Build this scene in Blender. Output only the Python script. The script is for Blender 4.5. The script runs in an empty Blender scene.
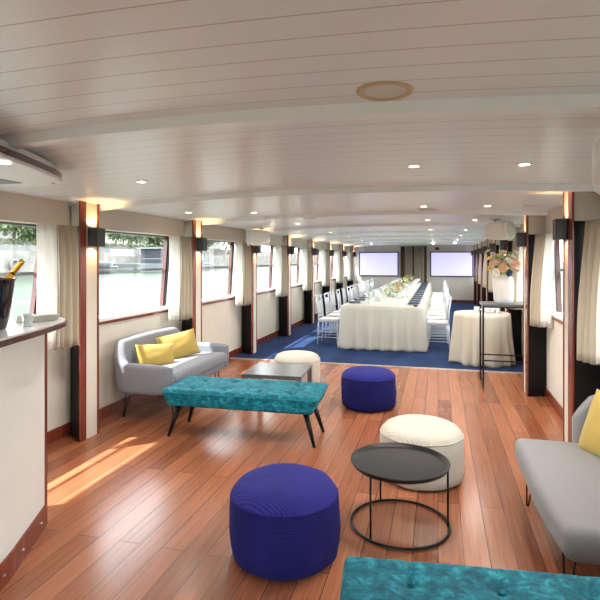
import bpy, math, random
from mathutils import Vector, noise
random.seed(7)
C = bpy.context.scene.collection
PI = math.pi

# ------------------------------------------------------------------ helpers
def prop(o, label=None, cat=None, group=None, kind=None):
    if label: o['label'] = label
    if cat: o['category'] = cat
    if group: o['group'] = group
    if kind: o['kind'] = kind
    return o

def thing(name, label=None, cat=None, loc=(0, 0, 0), rz=0, group=None, kind=None):
    o = bpy.data.objects.new(name, None)
    o.empty_display_size = .05
    C.objects.link(o)
    o.location = loc
    o.rotation_euler = (0, 0, rz)
    return prop(o, label, cat, group, kind)

def dup(root, loc, rz=0, label=None, group=None):
    r = root.copy(); C.objects.link(r)
    r.location = loc; r.rotation_euler = (0, 0, rz)
    if label: r['label'] = label
    if group: r['group'] = group
    for ch in list(root.children):
        c = ch.copy(); C.objects.link(c); c.parent = r
        for g in list(ch.children):
            d = g.copy(); C.objects.link(d); d.parent = c
    return r

class MB:
    def __init__(s): s.v = []; s.f = []
    def add(s, vs, fs):
        n = len(s.v); s.v += [tuple(v) for v in vs]
        s.f += [tuple(i + n for i in f) for f in fs]
        return s
    def box(s, x0, x1, y0, y1, z0, z1):
        if x0 > x1: x0, x1 = x1, x0
        if y0 > y1: y0, y1 = y1, y0
        if z0 > z1: z0, z1 = z1, z0
        return s.add([(x0,y0,z0),(x1,y0,z0),(x1,y1,z0),(x0,y1,z0),(x0,y0,z1),(x1,y0,z1),(x1,y1,z1),(x0,y1,z1)],
              [(0,3,2,1),(4,5,6,7),(0,1,5,4),(1,2,6,5),(2,3,7,6),(3,0,4,7)])
    def rings(s, rs, close=True, cap0=True, cap1=True):
        n = len(rs[0]); vs = [p for r in rs for p in r]; fs = []
        for k in range(len(rs) - 1):
            for i in range(n if close else n - 1):
                j = (i + 1) % n
                fs.append((k*n+i, k*n+j, (k+1)*n+j, (k+1)*n+i))
        if close and cap0: fs.append(tuple(reversed(range(n))))
        if close and cap1: fs.append(tuple((len(rs)-1)*n + i for i in range(n)))
        return s.add(vs, fs)
    def lathe(s, prof, c=(0, 0, 0), n=32, cap0=True, cap1=True, rf=None):
        rs = []
        for (r, z) in prof:
            ring = []
            for i in range(n):
                a = 2*PI*i/n
                rr = r if rf is None else rf(r, z, a)
                ring.append((c[0]+rr*math.cos(a), c[1]+rr*math.sin(a), c[2]+z))
            rs.append(ring)
        return s.rings(rs, True, cap0, cap1)
    def tube(s, pts, r, n=8, closed=False):
        P = [Vector(p) for p in pts]; m = len(P); rs = []
        R = r if isinstance(r, (list, tuple)) else [r]*m
        up = None
        for i in range(m):
            if closed: t = P[(i+1) % m] - P[i-1]
            else: t = P[min(i+1, m-1)] - P[max(i-1, 0)]
            t.normalize()
            if up is None:
                up = Vector((0, 0, 1)) if abs(t.z) < .9 else Vector((1, 0, 0))
            a = t.cross(up); a.normalize(); b = a.cross(t); b.normalize(); up = b
            rs.append([tuple(P[i] + a*R[i]*math.cos(2*PI*k/n) + b*R[i]*math.sin(2*PI*k/n)) for k in range(n)])
        if closed: rs.append(rs[0])
        return s.rings(rs, True, not closed, not closed)
    def prism(s, poly, z0, z1):
        return s.rings([[(x, y, z0) for x, y in poly], [(x, y, z1) for x, y in poly]])
    def rbox(s, sx, sy, sz, r, c=(0, 0, 0), res=.03, fn=None, seg=None):
        hx, hy, hz = sx/2, sy/2, sz/2
        def ticks(h):
            k = max(4, int(2*h/res)) if seg is None else seg
            inner = [-h + r*q for q in (0, .2, .45, .72, 1)]
            mid = [(-h+r) + (2*h-2*r)*i/k for i in range(1, k)] if h > r + 1e-6 else []
            return inner + mid + [-a for a in reversed(inner)]
        T = [ticks(hx), ticks(hy), ticks(hz)]
        def rd(p):
            q = Vector((max(-hx+r, min(hx-r, p[0])), max(-hy+r, min(hy-r, p[1])), max(-hz+r, min(hz-r, p[2]))))
            d = Vector(p) - q
            if d.length > 1e-9: d = d.normalized()*r
            o = q + d
            if fn: o = Vector(fn(o.x, o.y, o.z))
            return (o.x + c[0], o.y + c[1], o.z + c[2])
        H = (hx, hy, hz)
        for ax in range(3):
            u, w = (ax+1) % 3, (ax+2) % 3
            for sg in (-1, 1):
                vs = []
                for a in T[u]:
                    for b in T[w]:
                        p = [0, 0, 0]; p[ax] = sg*H[ax]; p[u] = a; p[w] = b
                        vs.append(rd(p))
                nu, nw = len(T[u]), len(T[w]); fs = []
                for i in range(nu-1):
                    for j in range(nw-1):
                        q = (i*nw+j, (i+1)*nw+j, (i+1)*nw+j+1, i*nw+j+1)
                        fs.append(q if sg > 0 else q[::-1])
                s.add(vs, fs)
        return s
    def build(s, name, m, parent=None, smooth=False, bevel=0, loc=None, weld=False, subsurf=0):
        me = bpy.data.meshes.new(name)
        me.from_pydata(s.v, [], s.f)
        if weld:
            import bmesh
            b = bmesh.new(); b.from_mesh(me)
            bmesh.ops.remove_doubles(b, verts=b.verts, dist=1e-4)
            bmesh.ops.recalc_face_normals(b, faces=b.faces)
            b.to_mesh(me); b.free()
        me.update()
        if smooth:
            for p in me.polygons: p.use_smooth = True
        me.materials.append(m)
        o = bpy.data.objects.new(name, me)
        C.objects.link(o)
        if parent: o.parent = parent
        if loc: o.location = loc
        if bevel:
            b = o.modifiers.new('bevel', 'BEVEL'); b.width = bevel; b.segments = 2
            b.limit_method = 'ANGLE'; b.angle_limit = .7
        if subsurf:
            b = o.modifiers.new('sub', 'SUBSURF'); b.levels = b.render_levels = subsurf
        return o

# ------------------------------------------------------------------ materials
def newmat(name):
    m = bpy.data.materials.new(name); m.use_nodes = True
    nt = m.node_tree; b = nt.nodes['Principled BSDF']
    return m, nt, b
def setc(b, col): b.inputs['Base Color'].default_value = (*col, 1)
def N(nt, t, **kw):
    n = nt.nodes.new(t)
    for k, v in kw.items(): setattr(n, k, v)
    return n
def coords(nt, which='Object', scale=(1, 1, 1), rot=(0, 0, 0)):
    tc = N(nt, 'ShaderNodeTexCoord'); mp = N(nt, 'ShaderNodeMapping')
    mp.inputs['Scale'].default_value = scale; mp.inputs['Rotation'].default_value = rot
    nt.links.new(tc.outputs[which], mp.inputs['Vector'])
    return mp.outputs['Vector']
def bump(nt, b, h, strength, dist):
    n = N(nt, 'ShaderNodeBump'); n.inputs['Strength'].default_value = strength; n.inputs['Distance'].default_value = dist
    nt.links.new(h, n.inputs['Height']); nt.links.new(n.outputs['Normal'], b.inputs['Normal'])
def ramp(nt, fac, stops):
    r = N(nt, 'ShaderNodeValToRGB'); e = r.color_ramp.elements
    while len(e) < len(stops): e.new(.5)
    for i, (p, c) in enumerate(stops):
        e[i].position = p; e[i].color = (*c, 1)
    nt.links.new(fac, r.inputs['Fac'])
    return r.outputs['Color']
def mathn(nt, op, a, b=None):
    n = N(nt, 'ShaderNodeMath', operation=op)
    for i, x in enumerate((a, b)):
        if x is None: continue
        if isinstance(x, (int, float)): n.inputs[i].default_value = x
        else: nt.links.new(x, n.inputs[i])
    return n.outputs[0]
def simple(name, col, rough=.5, metal=0, nscale=8, var=.06, bstr=0, bscale=60, sheen=0, coat=0, spec=None):
    m, nt, b = newmat(name)
    v = coords(nt)
    n = N(nt, 'ShaderNodeTexNoise'); n.inputs['Scale'].default_value = nscale; n.inputs['Detail'].default_value = 3
    nt.links.new(v, n.inputs['Vector'])
    c0 = [max(0, c*(1-var)) for c in col]; c1 = [min(1, c*(1+var)) for c in col]
    nt.links.new(ramp(nt, n.outputs['Fac'], [(.3, c0), (.7, c1)]), b.inputs['Base Color'])
    b.inputs['Roughness'].default_value = rough; b.inputs['Metallic'].default_value = metal
    if sheen: b.inputs['Sheen Weight'].default_value = sheen
    if coat: b.inputs['Coat Weight'].default_value = coat; b.inputs['Coat Roughness'].default_value = .1
    if spec is not None: b.inputs['Specular IOR Level'].default_value = spec
    if bstr:
        n2 = N(nt, 'ShaderNodeTexNoise'); n2.inputs['Scale'].default_value = bscale; n2.inputs['Detail'].default_value = 4
        nt.links.new(v, n2.inputs['Vector'])
        bump(nt, b, n2.outputs['Fac'], bstr, .01)
    return m
def emit(name, col, st):
    m, nt, b = newmat(name)
    setc(b, col); b.inputs['Emission Color'].default_value = (*col, 1); b.inputs['Emission Strength'].default_value = st
    return m
def glassy(name, tint, gl=.1, rough=.02, solid=None, sw=.0):
    m, nt, b = newmat(name)
    out = nt.nodes['Material Output']
    tr = N(nt, 'ShaderNodeBsdfTransparent'); tr.inputs[0].default_value = (*tint, 1)
    g = N(nt, 'ShaderNodeBsdfGlossy'); g.inputs['Roughness'].default_value = rough
    fr = N(nt, 'ShaderNodeLayerWeight'); fr.inputs['Blend'].default_value = gl
    mx = N(nt, 'ShaderNodeMixShader')
    nt.links.new(fr.outputs['Facing'], mx.inputs[0]); nt.links.new(tr.outputs[0], mx.inputs[1]); nt.links.new(g.outputs[0], mx.inputs[2])
    last = mx.outputs[0]
    if solid:
        d = N(nt, 'ShaderNodeBsdfDiffuse'); d.inputs[0].default_value = (*solid, 1)
        m2 = N(nt, 'ShaderNodeMixShader'); m2.inputs[0].default_value = sw
        nt.links.new(last, m2.inputs[1]); nt.links.new(d.outputs[0], m2.inputs[2]); last = m2.outputs[0]
    nt.links.new(last, out.inputs['Surface'])
    nt.nodes.remove(b)
    return m

# wooden floor
def mat_floor():
    m, nt, b = newmat('plank_floor')
    v = coords(nt, 'Object', rot=(0, 0, PI/2))
    br = N(nt, 'ShaderNodeTexBrick'); br.offset = .37; br.offset_frequency = 2
    br.inputs['Scale'].default_value = 1; br.inputs['Brick Width'].default_value = 2.6; br.inputs['Row Height'].default_value = .135
    br.inputs['Mortar Size'].default_value = .0022; br.inputs['Mortar Smooth'].default_value = .2; br.inputs['Bias'].default_value = 0
    br.inputs['Color1'].default_value = (.0, .0, .0, 1); br.inputs['Color2'].default_value = (1, 1, 1, 1); br.inputs['Mortar'].default_value = (.5, .5, .5, 1)
    nt.links.new(v, br.inputs['Vector'])
    v2 = coords(nt, 'Object', scale=(26, .9, 1))
    n = N(nt, 'ShaderNodeTexNoise'); n.inputs['Scale'].default_value = 2.2; n.inputs['Detail'].default_value = 6; n.inputs['Distortion'].default_value = .15
    nt.links.new(v2, n.inputs['Vector'])
    sep = N(nt, 'ShaderNodeSeparateColor'); nt.links.new(br.outputs['Color'], sep.inputs[0])
    f = mathn(nt, 'ADD', mathn(nt, 'MULTIPLY', sep.outputs[0], .36), mathn(nt, 'MULTIPLY', n.outputs['Fac'], .62))
    col = ramp(nt, f, [(.15, (.13, .042, .019)), (.5, (.27, .092, .042)), (.9, (.42, .165, .078))])
    mx = N(nt, 'ShaderNodeMix', data_type='RGBA'); mx.inputs['B'].default_value = (.06, .02, .012, 1)
    nt.links.new(br.outputs['Fac'], mx.inputs['Factor']); nt.links.new(col, mx.inputs['A'])
    nt.links.new(mx.outputs['Result'], b.inputs['Base Color'])
    n3 = N(nt, 'ShaderNodeTexNoise'); n3.inputs['Scale'].default_value = 3; nt.links.new(coords(nt), n3.inputs['Vector'])
    nt.links.new(mathn(nt, 'ADD', mathn(nt, 'MULTIPLY', n3.outputs['Fac'], .12), .17), b.inputs['Roughness'])
    h = mathn(nt, 'SUBTRACT', mathn(nt, 'MULTIPLY', n.outputs['Fac'], .15), br.outputs['Fac'])
    bump(nt, b, h, .25, .003)
    b.inputs['Specular IOR Level'].default_value = .5
    return m
def mat_ceiling():
    m, nt, b = newmat('boarded_ceiling')
    v = coords(nt)
    s = N(nt, 'ShaderNodeSeparateXYZ'); nt.links.new(v, s.inputs[0])
    fr = mathn(nt, 'FRACT', mathn(nt, 'DIVIDE', mathn(nt, 'ADD', s.outputs['Y'], 20.02), .138))
    g = mathn(nt, 'LESS_THAN', mathn(nt, 'ABSOLUTE', mathn(nt, 'SUBTRACT', fr, .5)), .022)
    mx = N(nt, 'ShaderNodeMix', data_type='RGBA')
    mx.inputs['A'].default_value = (.70, .735, .75, 1); mx.inputs['B'].default_value = (.44, .42, .40, 1)
    nt.links.new(g, mx.inputs['Factor']); nt.links.new(mx.outputs['Result'], b.inputs['Base Color'])
    b.inputs['Roughness'].default_value = .3
    n = N(nt, 'ShaderNodeTexNoise'); n.inputs['Scale'].default_value = 1.5; nt.links.new(coords(nt, scale=(1, 6, 1)), n.inputs['Vector'])
    h = mathn(nt, 'SUBTRACT', mathn(nt, 'MULTIPLY', n.outputs['Fac'], .4), g)
    bump(nt, b, h, .35, .004)
    return m
def mat_carpet():
    m, nt, b = newmat('navy_carpet')
    v = coords(nt)
    n = N(nt, 'ShaderNodeTexNoise'); n.inputs['Scale'].default_value = 220; nt.links.new(v, n.inputs['Vector'])
    n2 = N(nt, 'ShaderNodeTexNoise'); n2.inputs['Scale'].default_value = 3; n2.inputs['Detail'].default_value = 3
    nt.links.new(coords(nt, scale=(1, .4, 1)), n2.inputs['Vector'])
    f = mathn(nt, 'ADD', mathn(nt, 'MULTIPLY', n.outputs['Fac'], .4), mathn(nt, 'MULTIPLY', n2.outputs['Fac'], .6))
    nt.links.new(ramp(nt, f, [(.35, (.009, .021, .062)), (.65, (.022, .044, .120))]), b.inputs['Base Color'])
    b.inputs['Roughness'].default_value = .95; b.inputs['Specular IOR Level'].default_value = .1
    bump(nt, b, n.outputs['Fac'], .5, .006)
    return m
def mat_velvet(name, dark, mid, light, nscale=9):
    m, nt, b = newmat(name)
    v = coords(nt, scale=(1, 1, 1.6))
    n = N(nt, 'ShaderNodeTexNoise'); n.inputs['Scale'].default_value = nscale; n.inputs['Detail'].default_value = 8; n.inputs['Roughness'].default_value = .68; n.inputs['Distortion'].default_value = .5
    nt.links.new(v, n.inputs['Vector'])
    nt.links.new(ramp(nt, n.outputs['Fac'], [(.34, dark), (.52, mid), (.70, light)]), b.inputs['Base Color'])
    b.inputs['Roughness'].default_value = .7; b.inputs['Sheen Weight'].default_value = .18; b.inputs['Sheen Roughness'].default_value = .3
    b.inputs['Sheen Tint'].default_value = (*light, 1); b.inputs['Specular IOR Level'].default_value = .2
    bump(nt, b, n.outputs['Fac'], .25, .01)
    return m
def mat_cord(name, col, axis, period=.0125, sheen=.12, lt=1.5, amt=.6):
    m, nt, b = newmat(name)
    tc = N(nt, 'ShaderNodeTexCoord'); s = N(nt, 'ShaderNodeSeparateXYZ'); nt.links.new(tc.outputs['Object'], s.inputs[0])
    if axis == 'z': c = s.outputs['Z']
    else: c = mathn(nt, 'ADD', mathn(nt, 'MULTIPLY', s.outputs['X'], .75), mathn(nt, 'MULTIPLY', s.outputs['Y'], .66))
    n = N(nt, 'ShaderNodeTexNoise'); n.inputs['Scale'].default_value = 7; n.inputs['Detail'].default_value = 4; nt.links.new(tc.outputs['Object'], n.inputs['Vector'])
    c = mathn(nt, 'ADD', c, mathn(nt, 'MULTIPLY', n.outputs['Fac'], .008))
    w = mathn(nt, 'ABSOLUTE', mathn(nt, 'SINE', mathn(nt, 'MULTIPLY', c, PI/period)))
    f = mathn(nt, 'ADD', mathn(nt, 'MULTIPLY', w, .45), mathn(nt, 'MULTIPLY', n.outputs['Fac'], .6))
    nt.links.new(ramp(nt, f, [(.15, [x*amt for x in col]), (.6, col), (1, [min(1, x*lt) for x in col])]), b.inputs['Base Color'])
    b.inputs['Roughness'].default_value = .8; b.inputs['Sheen Weight'].default_value = sheen; b.inputs['Specular IOR Level'].default_value = .15
    b.inputs['Sheen Tint'].default_value = (*[min(1, x*2+.05) for x in col], 1)
    bump(nt, b, w, .6, .004)
    return m
def mat_fabric(name, col, wscale=260, var=.08):
    m, nt, b = newmat(name)
    v = coords(nt)
    n = N(nt, 'ShaderNodeTexNoise'); n.inputs['Scale'].default_value = wscale; n.inputs['Detail'].default_value = 2; nt.links.new(v, n.inputs['Vector'])
    nt.links.new(ramp(nt, n.outputs['Fac'], [(.3, [c*(1-var) for c in col]), (.7, [min(1, c*(1+var)) for c in col])]), b.inputs['Base Color'])
    b.inputs['Roughness'].default_value = .9; b.inputs['Sheen Weight'].default_value = .15; b.inputs['Specular IOR Level'].default_value = .15
    bump(nt, b, n.outputs['Fac'], .3, .003)
    return m
def mat_wood(name, c0, c1, rough=.25, sc=(12, 12, 1)):
    m, nt, b = newmat(name)
    n = N(nt, 'ShaderNodeTexNoise'); n.inputs['Scale'].default_value = 3; n.inputs['Detail'].default_value = 5; nt.links.new(coords(nt, scale=sc), n.inputs['Vector'])
    nt.links.new(ramp(nt, n.outputs['Fac'], [(.3, c0), (.7, c1)]), b.inputs['Base Color'])
    b.inputs['Roughness'].default_value = rough
    return m
def mat_curtain(name, col, trans=.35):
    m, nt, b = newmat(name)
    out = nt.nodes['Material Output']
    n = N(nt, 'ShaderNodeTexNoise'); n.inputs['Scale'].default_value = 90; nt.links.new(coords(nt), n.inputs['Vector'])
    nt.links.new(ramp(nt, n.outputs['Fac'], [(.3, [c*.95 for c in col]), (.7, col)]), b.inputs['Base Color'])
    b.inputs['Roughness'].default_value = .95; b.inputs['Specular IOR Level'].default_value = .05
    t = N(nt, 'ShaderNodeBsdfTranslucent'); t.inputs[0].default_value = (*col, 1)
    mx = N(nt, 'ShaderNodeMixShader'); mx.inputs[0].default_value = trans
    nt.links.new(b.outputs[0], mx.inputs[1]); nt.links.new(t.outputs[0], mx.inputs[2]); nt.links.new(mx.outputs[0], out.inputs['Surface'])
    return m
def mat_water():
    m, nt, b = newmat('river_water')
    n = N(nt, 'ShaderNodeTexNoise'); n.inputs['Scale'].default_value = .8; n.inputs['Detail'].default_value = 5
    nt.links.new(coords(nt, scale=(1, .55, 1)), n.inputs['Vector'])
    nt.links.new(ramp(nt, n.outputs['Fac'], [(.35, (.016, .024, .014)), (.65, (.034, .045, .028))]), b.inputs['Base Color'])
    b.inputs['Roughness'].default_value = .3; b.inputs['Specular IOR Level'].default_value = .03
    bump(nt, b, n.outputs['Fac'], .9, .22)
    return m

M = {}
M['floor'] = mat_floor(); M['ceiling'] = mat_ceiling(); M['carpet'] = mat_carpet(); M['water'] = mat_water()
M['white'] = simple('white_paint', (.76, .79, .80), .35, var=.02)
M['cream'] = simple('cream_panel', (.60, .555, .48), .6, var=.03, nscale=3, bstr=.08, bscale=300)
M['cream2'] = simple('bar_panel', (.62, .595, .545), .55, var=.025, nscale=3, bstr=.06, bscale=300)
M['mahog'] = mat_wood('mahogany', (.105, .018, .010), (.21, .042, .020), .22)
M['mahogx'] = mat_wood('mahogany_dark', (.055, .016, .012), (.11, .03, .02), .2, (3, 3, 30))
M['black'] = simple('black_panel', (.006, .005, .006), .6, spec=.2)
M['blackmetal'] = simple('black_metal', (.006, .006, .006), .4, .3, spec=.3)
M['traytop'] = simple('tray_metal', (.006, .0055, .006), .4, 0, spec=.25, var=.1)
M['blackwood'] = simple('black_lacquer', (.005, .004, .004), .4, spec=.2)
M['sconce'] = simple('sconce_grey', (.045, .05, .055), .45, .2)
M['teal'] = mat_velvet('teal_velvet', (.0, .045, .070), (.0, .115, .155), (.03, .28, .34), 20)
M['tealedge'] = simple('teal_piping', (.0, .15, .19), .6)
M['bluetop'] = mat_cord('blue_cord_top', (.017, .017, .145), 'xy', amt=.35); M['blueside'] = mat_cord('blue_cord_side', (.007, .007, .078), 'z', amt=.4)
M['creamtop'] = mat_cord('cream_cord_top', (.50, .46, .39), 'xy', .014, .1, 1.15, .82); M['creamside'] = mat_cord('cream_cord_side', (.48, .44, .37), 'z', .014, .1, 1.15, .8)
M['grey'] = mat_fabric('grey_fabric', (.175, .18, .205)); M['grey2'] = mat_fabric('settee_fabric', (.19, .187, .19))
M['yellow'] = mat_fabric('yellow_fabric', (.36, .255, .065), 200)
M['linen'] = mat_fabric('linen_cloth', (.43, .39, .315), 120, .05); M['linen2'] = mat_fabric('ivory_cloth', (.43, .42, .37), 120, .04)
M['beige'] = mat_curtain('beige_curtain', (.46, .40, .31), .2); M['sunlit_white'] = mat_curtain('sunlit_curtain_white', (.88, .87, .84), .45)  # the white one puts sunlight on the curtain into its colour
M['taupe'] = mat_curtain('taupe_curtain', (.33, .29, .23), .05); M['brown'] = simple('brown_curtain', (.07, .045, .03), .9)
M['glass'] = glassy('window_glass', (.97, .985, .98), .06)
M['clear'] = glassy('clear_glass', (.93, .95, .95), .35, .03, (.9, .93, .95), .22)
M['acrylic'] = glassy('clear_acrylic', (.90, .93, .96), .45, .05, (.88, .90, .94), .36)
M['cushion'] = simple('white_seat_pad', (.60, .60, .58), .8, var=.02)
M['navy'] = simple('navy_napkin', (.015, .035, .075), .85, var=.2, nscale=40)
M['china'] = simple('white_china', (.70, .70, .69), .15, var=.01)
M['screen'] = emit('lit_screen', (.50, .485, .95), .45)
M['bezel'] = simple('tv_bezel', (.03, .03, .07), .3)
M['plastic'] = simple('white_plastic', (.74, .74, .73), .35, var=.02)
M['grille'] = simple('speaker_grille', (.62, .60, .54), .6, bstr=.4, bscale=400)
M['brass'] = simple('tan_ring', (.50, .38, .22), .4)
M['bulb'] = emit('warm_bulb', (1, .80, .50), 9)
M['gold'] = simple('gold_foil', (.80, .43, .06), .25, .8, var=.2, nscale=30)
M['bottle'] = simple('bottle_label', (.75, .38, .04), .35, .3)
M['bucket'] = simple('black_gloss', (.008, .008, .012), .05, 0, coat=1)
M['silver'] = simple('silver_print', (.55, .55, .58), .3, .8)
M['tabletop'] = simple('slate_top', (.085, .09, .095), .28, var=.1, nscale=3)
M['tableleg'] = simple('slate_leg', (.13, .12, .11), .4)
M['vase'] = simple('white_vase', (.60, .60, .60), .5, bstr=.6, bscale=70)
M['gm'] = simple('grey_frame', (.16, .17, .19), .35, .5)
M['steel'] = simple('steel_edge', (.62, .58, .52), .3, .6)
M['red'] = simple('red_plastic', (.25, .02, .02), .4)
M['stone'] = simple('quay_stone', (.19, .178, .155), .9, nscale=.6, var=.3)
M['concrete'] = simple('pale_concrete', (.14, .14, .135), .9)
M['leaf'] = simple('foliage', (.05, .08, .025), .8, nscale=1.2, var=.6); M['leaf2'] = simple('foliage_pale', (.08, .11, .045), .8, nscale=1.2, var=.5)
M['stem'] = simple('green_stem', (.24, .34, .10), .7, nscale=20, var=.3)
M['bark'] = simple('bark', (.10, .07, .05), .9)
M['cabin'] = simple('boat_cabin', (.03, .035, .045), .4); M['hull'] = simple('boat_hull', (.17, .18, .19), .4); M['awning'] = simple('awning', (.18, .13, .075), .8)
M['fpink'] = simple('petal_pink', (.76, .50, .46), .7, nscale=30, var=.15); M['fpeach'] = simple('petal_peach', (.80, .58, .42), .7, nscale=30, var=.15)
M['fwhite'] = simple('petal_white', (.86, .82, .74), .7, nscale=30, var=.08); M['fyellow'] = simple('petal_yellow', (.80, .62, .18), .7, nscale=30, var=.15)
M['fblue'] = simple('petal_blue', (.05, .09, .20), .7, nscale=30, var=.3)

# ------------------------------------------------------------------ room shell
XL, XR = -3.28, 1.22         # wall planes
YB, YF = -2.4, 20.4          # stern wall behind camera, far wall
SILL, HEAD = 1.0, 1.9
def cz(x, y=9):
    h = 2.195 + .045*max(0, min(1, (4.3-y)/2.3))
    k = h - 2.10
    return h - k*((x + .85)/2.42)**2 if x < -.85 else h - (h - 2.15)*((x + .85)/2.07)**2

def struct(o): o['kind'] = 'structure'; return o
struct(MB().box(-3.75, 1.7, YB-.2, YF+.2, -.12, 0).build('floor', M['floor']))
cp = MB().box(XL, XR+.26, 7.9, YF, 0, .008)
struct(cp.build('trim_carpet', M['carpet'])); bpy.data.objects['trim_carpet'].name = 'floor_carpet'
struct(MB().box(XL, XR, 7.87, 7.905, 0, .012).build('trim_40', M['steel']))
# ceiling: cambered sheet with thickness
xs = [-3.43 + 5.06*i/36 for i in range(37)]
cm = MB()
cm.rings([[(x, y, cz(x, y)) for x in xs] + [(x, y, cz(x, y)+.1) for x in reversed(xs)] for y in (YB-.2, 2.0, 2.6, 3.2, 3.8, 4.3, YF+.2)])
struct(cm.build('ceiling', M['ceiling']))
nt_ = [1]
def trim(mb, m, bevel=0):
    o = mb.build('trim_%d' % nt_[0], m, bevel=bevel); nt_[0] += 1
    return struct(o)
# beams
for k in range(10):
    y = 2.15*k - 0.02 if k else -0.02
    if y > YF - .3: break
    b = MB(); w = .05; d = .045
    X = [XL + (XR-XL)*i/30 for i in range(31)]
    sec = lambda x: [(x, y-w, cz(x, y)+.004), (x, y-w+.012, cz(x, y)-d), (x, y+w-.012, cz(x, y)-d), (x, y+w, cz(x, y)+.004)]
    b.rings([sec(x) for x in X]); trim(b, M['white'])

# walls
def dxr(y): return max(0, (y - 6)*.018)
def wall_side(side, x, out):
    # out = +-1 pointing outboard
    s = out
    b = MB()
    b.box(x, x + s*.14, YB, YF, 0, SILL-.02)          # lower panel
    b.box(x, x + s*.14, YB, YF, HEAD+.02, 2.17)       # head panel
    if s > 0:
        b = MB(); Y = [YB, 6, YF]
        pl = [(x + dxr(y), y) for y in Y] + [(x + .14 + dxr(y), y) for y in reversed(Y)]
        pl = pl[::-1]
        b.prism(pl, 0, SILL-.02); b.prism(pl, HEAD+.02, 2.17)
    return struct(b.build('wall_' + side, M['cream']))
wall_side('left', XL, -1); wall_side('right', XR, 1)
struct(MB().box(XL-.14, XR+.42, YF, YF+.14, 0, 2.3).build('wall_far', M['cream']))
bw = MB(); bw.box(XL-.14, -2.9, YB-.14, YB, 0, 2.3); bw.box(.85, XR+.14, YB-.14, YB, 0, 2.3); bw.box(-2.9, .85, YB-.14, YB, 2.02, 2.3)
struct(bw.build('wall_back', M['cream']))
dt = thing('fill_light_opening', loc=(-1.025, YB-.07, 0), kind='structure')  # unseen glazed opening, added to let fill light in from behind
fm = MB()
for x in (-1.875, -.94, 0, .94, 1.875): fm.box(x-.03 if x > -1.8 else x, x+.03 if x < 1.8 else x, -.03, .03, 0, 2.02)
for z in (0, 1.96): fm.box(-1.845, 1.845, -.03, .03, z, z+.06)
fm.build('frame', M['mahog'], dt); MB().box(-1.85, 1.85, -.004, .004, .05, 1.97).build('pane', M['glass'], dt)
def base(side, b):
    return struct(b.build('baseboard_' + side, M['mahog'], bevel=.003))
base('left', MB().box(XL, XL+.02, YB, YF, 0, .11)); base('right', MB().prism([(XR, YB), (XR, 6), (XR+dxr(YF), YF), (XR-.02+dxr(YF), YF), (XR-.02, 6), (XR-.02, YB)], 0, .11))
base('far', MB().box(XL+.02, XR+.23, YF-.02, YF, 0, .10))

PITCH = 2.17
def pilaster(y0, y1, xw, xi, s):
    """s=+1: left wall (projects to +X); xw wall plane, xi inner face"""
    t = thing('trim_%d' % nt_[0], loc=((xw+xi)/2, (y0+y1)/2, 0), kind='structure'); nt_[0] += 1
    cx, cy = t.location.x, t.location.y
    def bb(xa, xb, ya, yb, za, zb): return MB().box(xa-cx, xb-cx, ya-cy, yb-cy, za, zb)
    top = 2.12 if s > 0 else 2.17
    ch = .19 if s > 0 else .07      # the window-side face is splayed back towards the wall
    def pr(pl, za, zb):
        if s < 0: pl = pl[::-1]
        return MB().prism([(x-cx, y-cy) for x, y in pl], za, zb)
    pr([(xi-s*.004, y0+.004), (xi-s*.004, y1-.004), (xw-s*.14, y1-.004), (xw-s*.14, y0+ch), (xw, y0+ch)], 0, top).build('core', M['cream'], t)
    pr([(xi-s*.010, y0-.008), (xi-s*.010, y0+.006), (xw, y0+ch+.004), (xw, y0+ch-.010)], 0, HEAD).build('dark_side_panel', M['black'], t)
    st = bb(xi - s*.012, xi + s*.004, y0-.008, y0+(.075 if s > 0 else .13), 0, top)
    st.build('corner_strip', M['mahog'], t, bevel=.003)
    bb(xi - s*.02, xi + s*.003, y1-.018, y1+.003, 0, top).build('edge_strip', M['mahog'], t)
    return t
SC = 4.2
def sconce(x, y, z, s, label):
    t = thing('wall_sconce', label, 'wall light', (x, y, z), 0, 'wall sconces')
    sh = MB(); a, b_, h, w = 0, s*.088, .083, .062
    sh.box(a, a + s*.006, -w, w, -h, h)
    sh.box(b_ - s*.006, b_, -w, w, -h, h)
    sh.box(a, b_, -w, -w+.005, -h, h); sh.box(a, b_, w-.005, w, -h, h)
    sh.build('housing', M['sconce'], t)
    MB().box(s*.008, b_-s*.01, -w+.007, w-.007, -.03, .03).build('lamp_core', M['sconce'], t)
    for sg in (1, -1):
        l = bpy.data.lights.new('bulb', 'SPOT'); l.energy = SC; l.color = (1, .62, .28); l.shadow_soft_size = .02
        l.spot_size = 2.0; l.spot_blend = .6
        o = bpy.data.objects.new('bulb', l); C.objects.link(o); o.parent = t
        o.location = (s*.045, 0, sg*.05); o.rotation_euler = (PI if sg > 0 else 0, 0, 0)
    return t
def curtain_part(name, m, y0, y1, xa, amp, nf, z0, z1, t, ph=0, hem=.01, slant=0, y1t=0):
    cx, cy = t.location.x, t.location.y
    rows = 14; cols = nf*10
    rs = []
    for r in range(rows):
        v = r/(rows-1); z = z1 + (z0-z1)*v; line = []
        for c in range(cols+1):
            u = c/cols
            gather = 1 - .22*math.sin(PI*min(1, v*1.0))*.5 - .12*(1-v)
            yy = y1 + (y0-y1)*u*gather
            xx = xa + slant*(y1t - yy)/.37 + (.35 if slant > 0 else .15)*slant*(1-v) + amp*(.55+.45*v)*math.sin(2*PI*nf*u + ph + .5*math.sin(3*v+u*4)) + .006*math.sin(9*u+5*v)
            line.append((xx-cx, yy-cy, z + hem*math.sin(nf*2*PI*u)*v))
        rs.append(line)
    b = MB(); b.rings(rs, close=False)
    o = b.build(name, m, t, smooth=True)
    so = o.modifiers.new('s', 'SOLIDIFY'); so.thickness = .006
    return o
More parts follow.
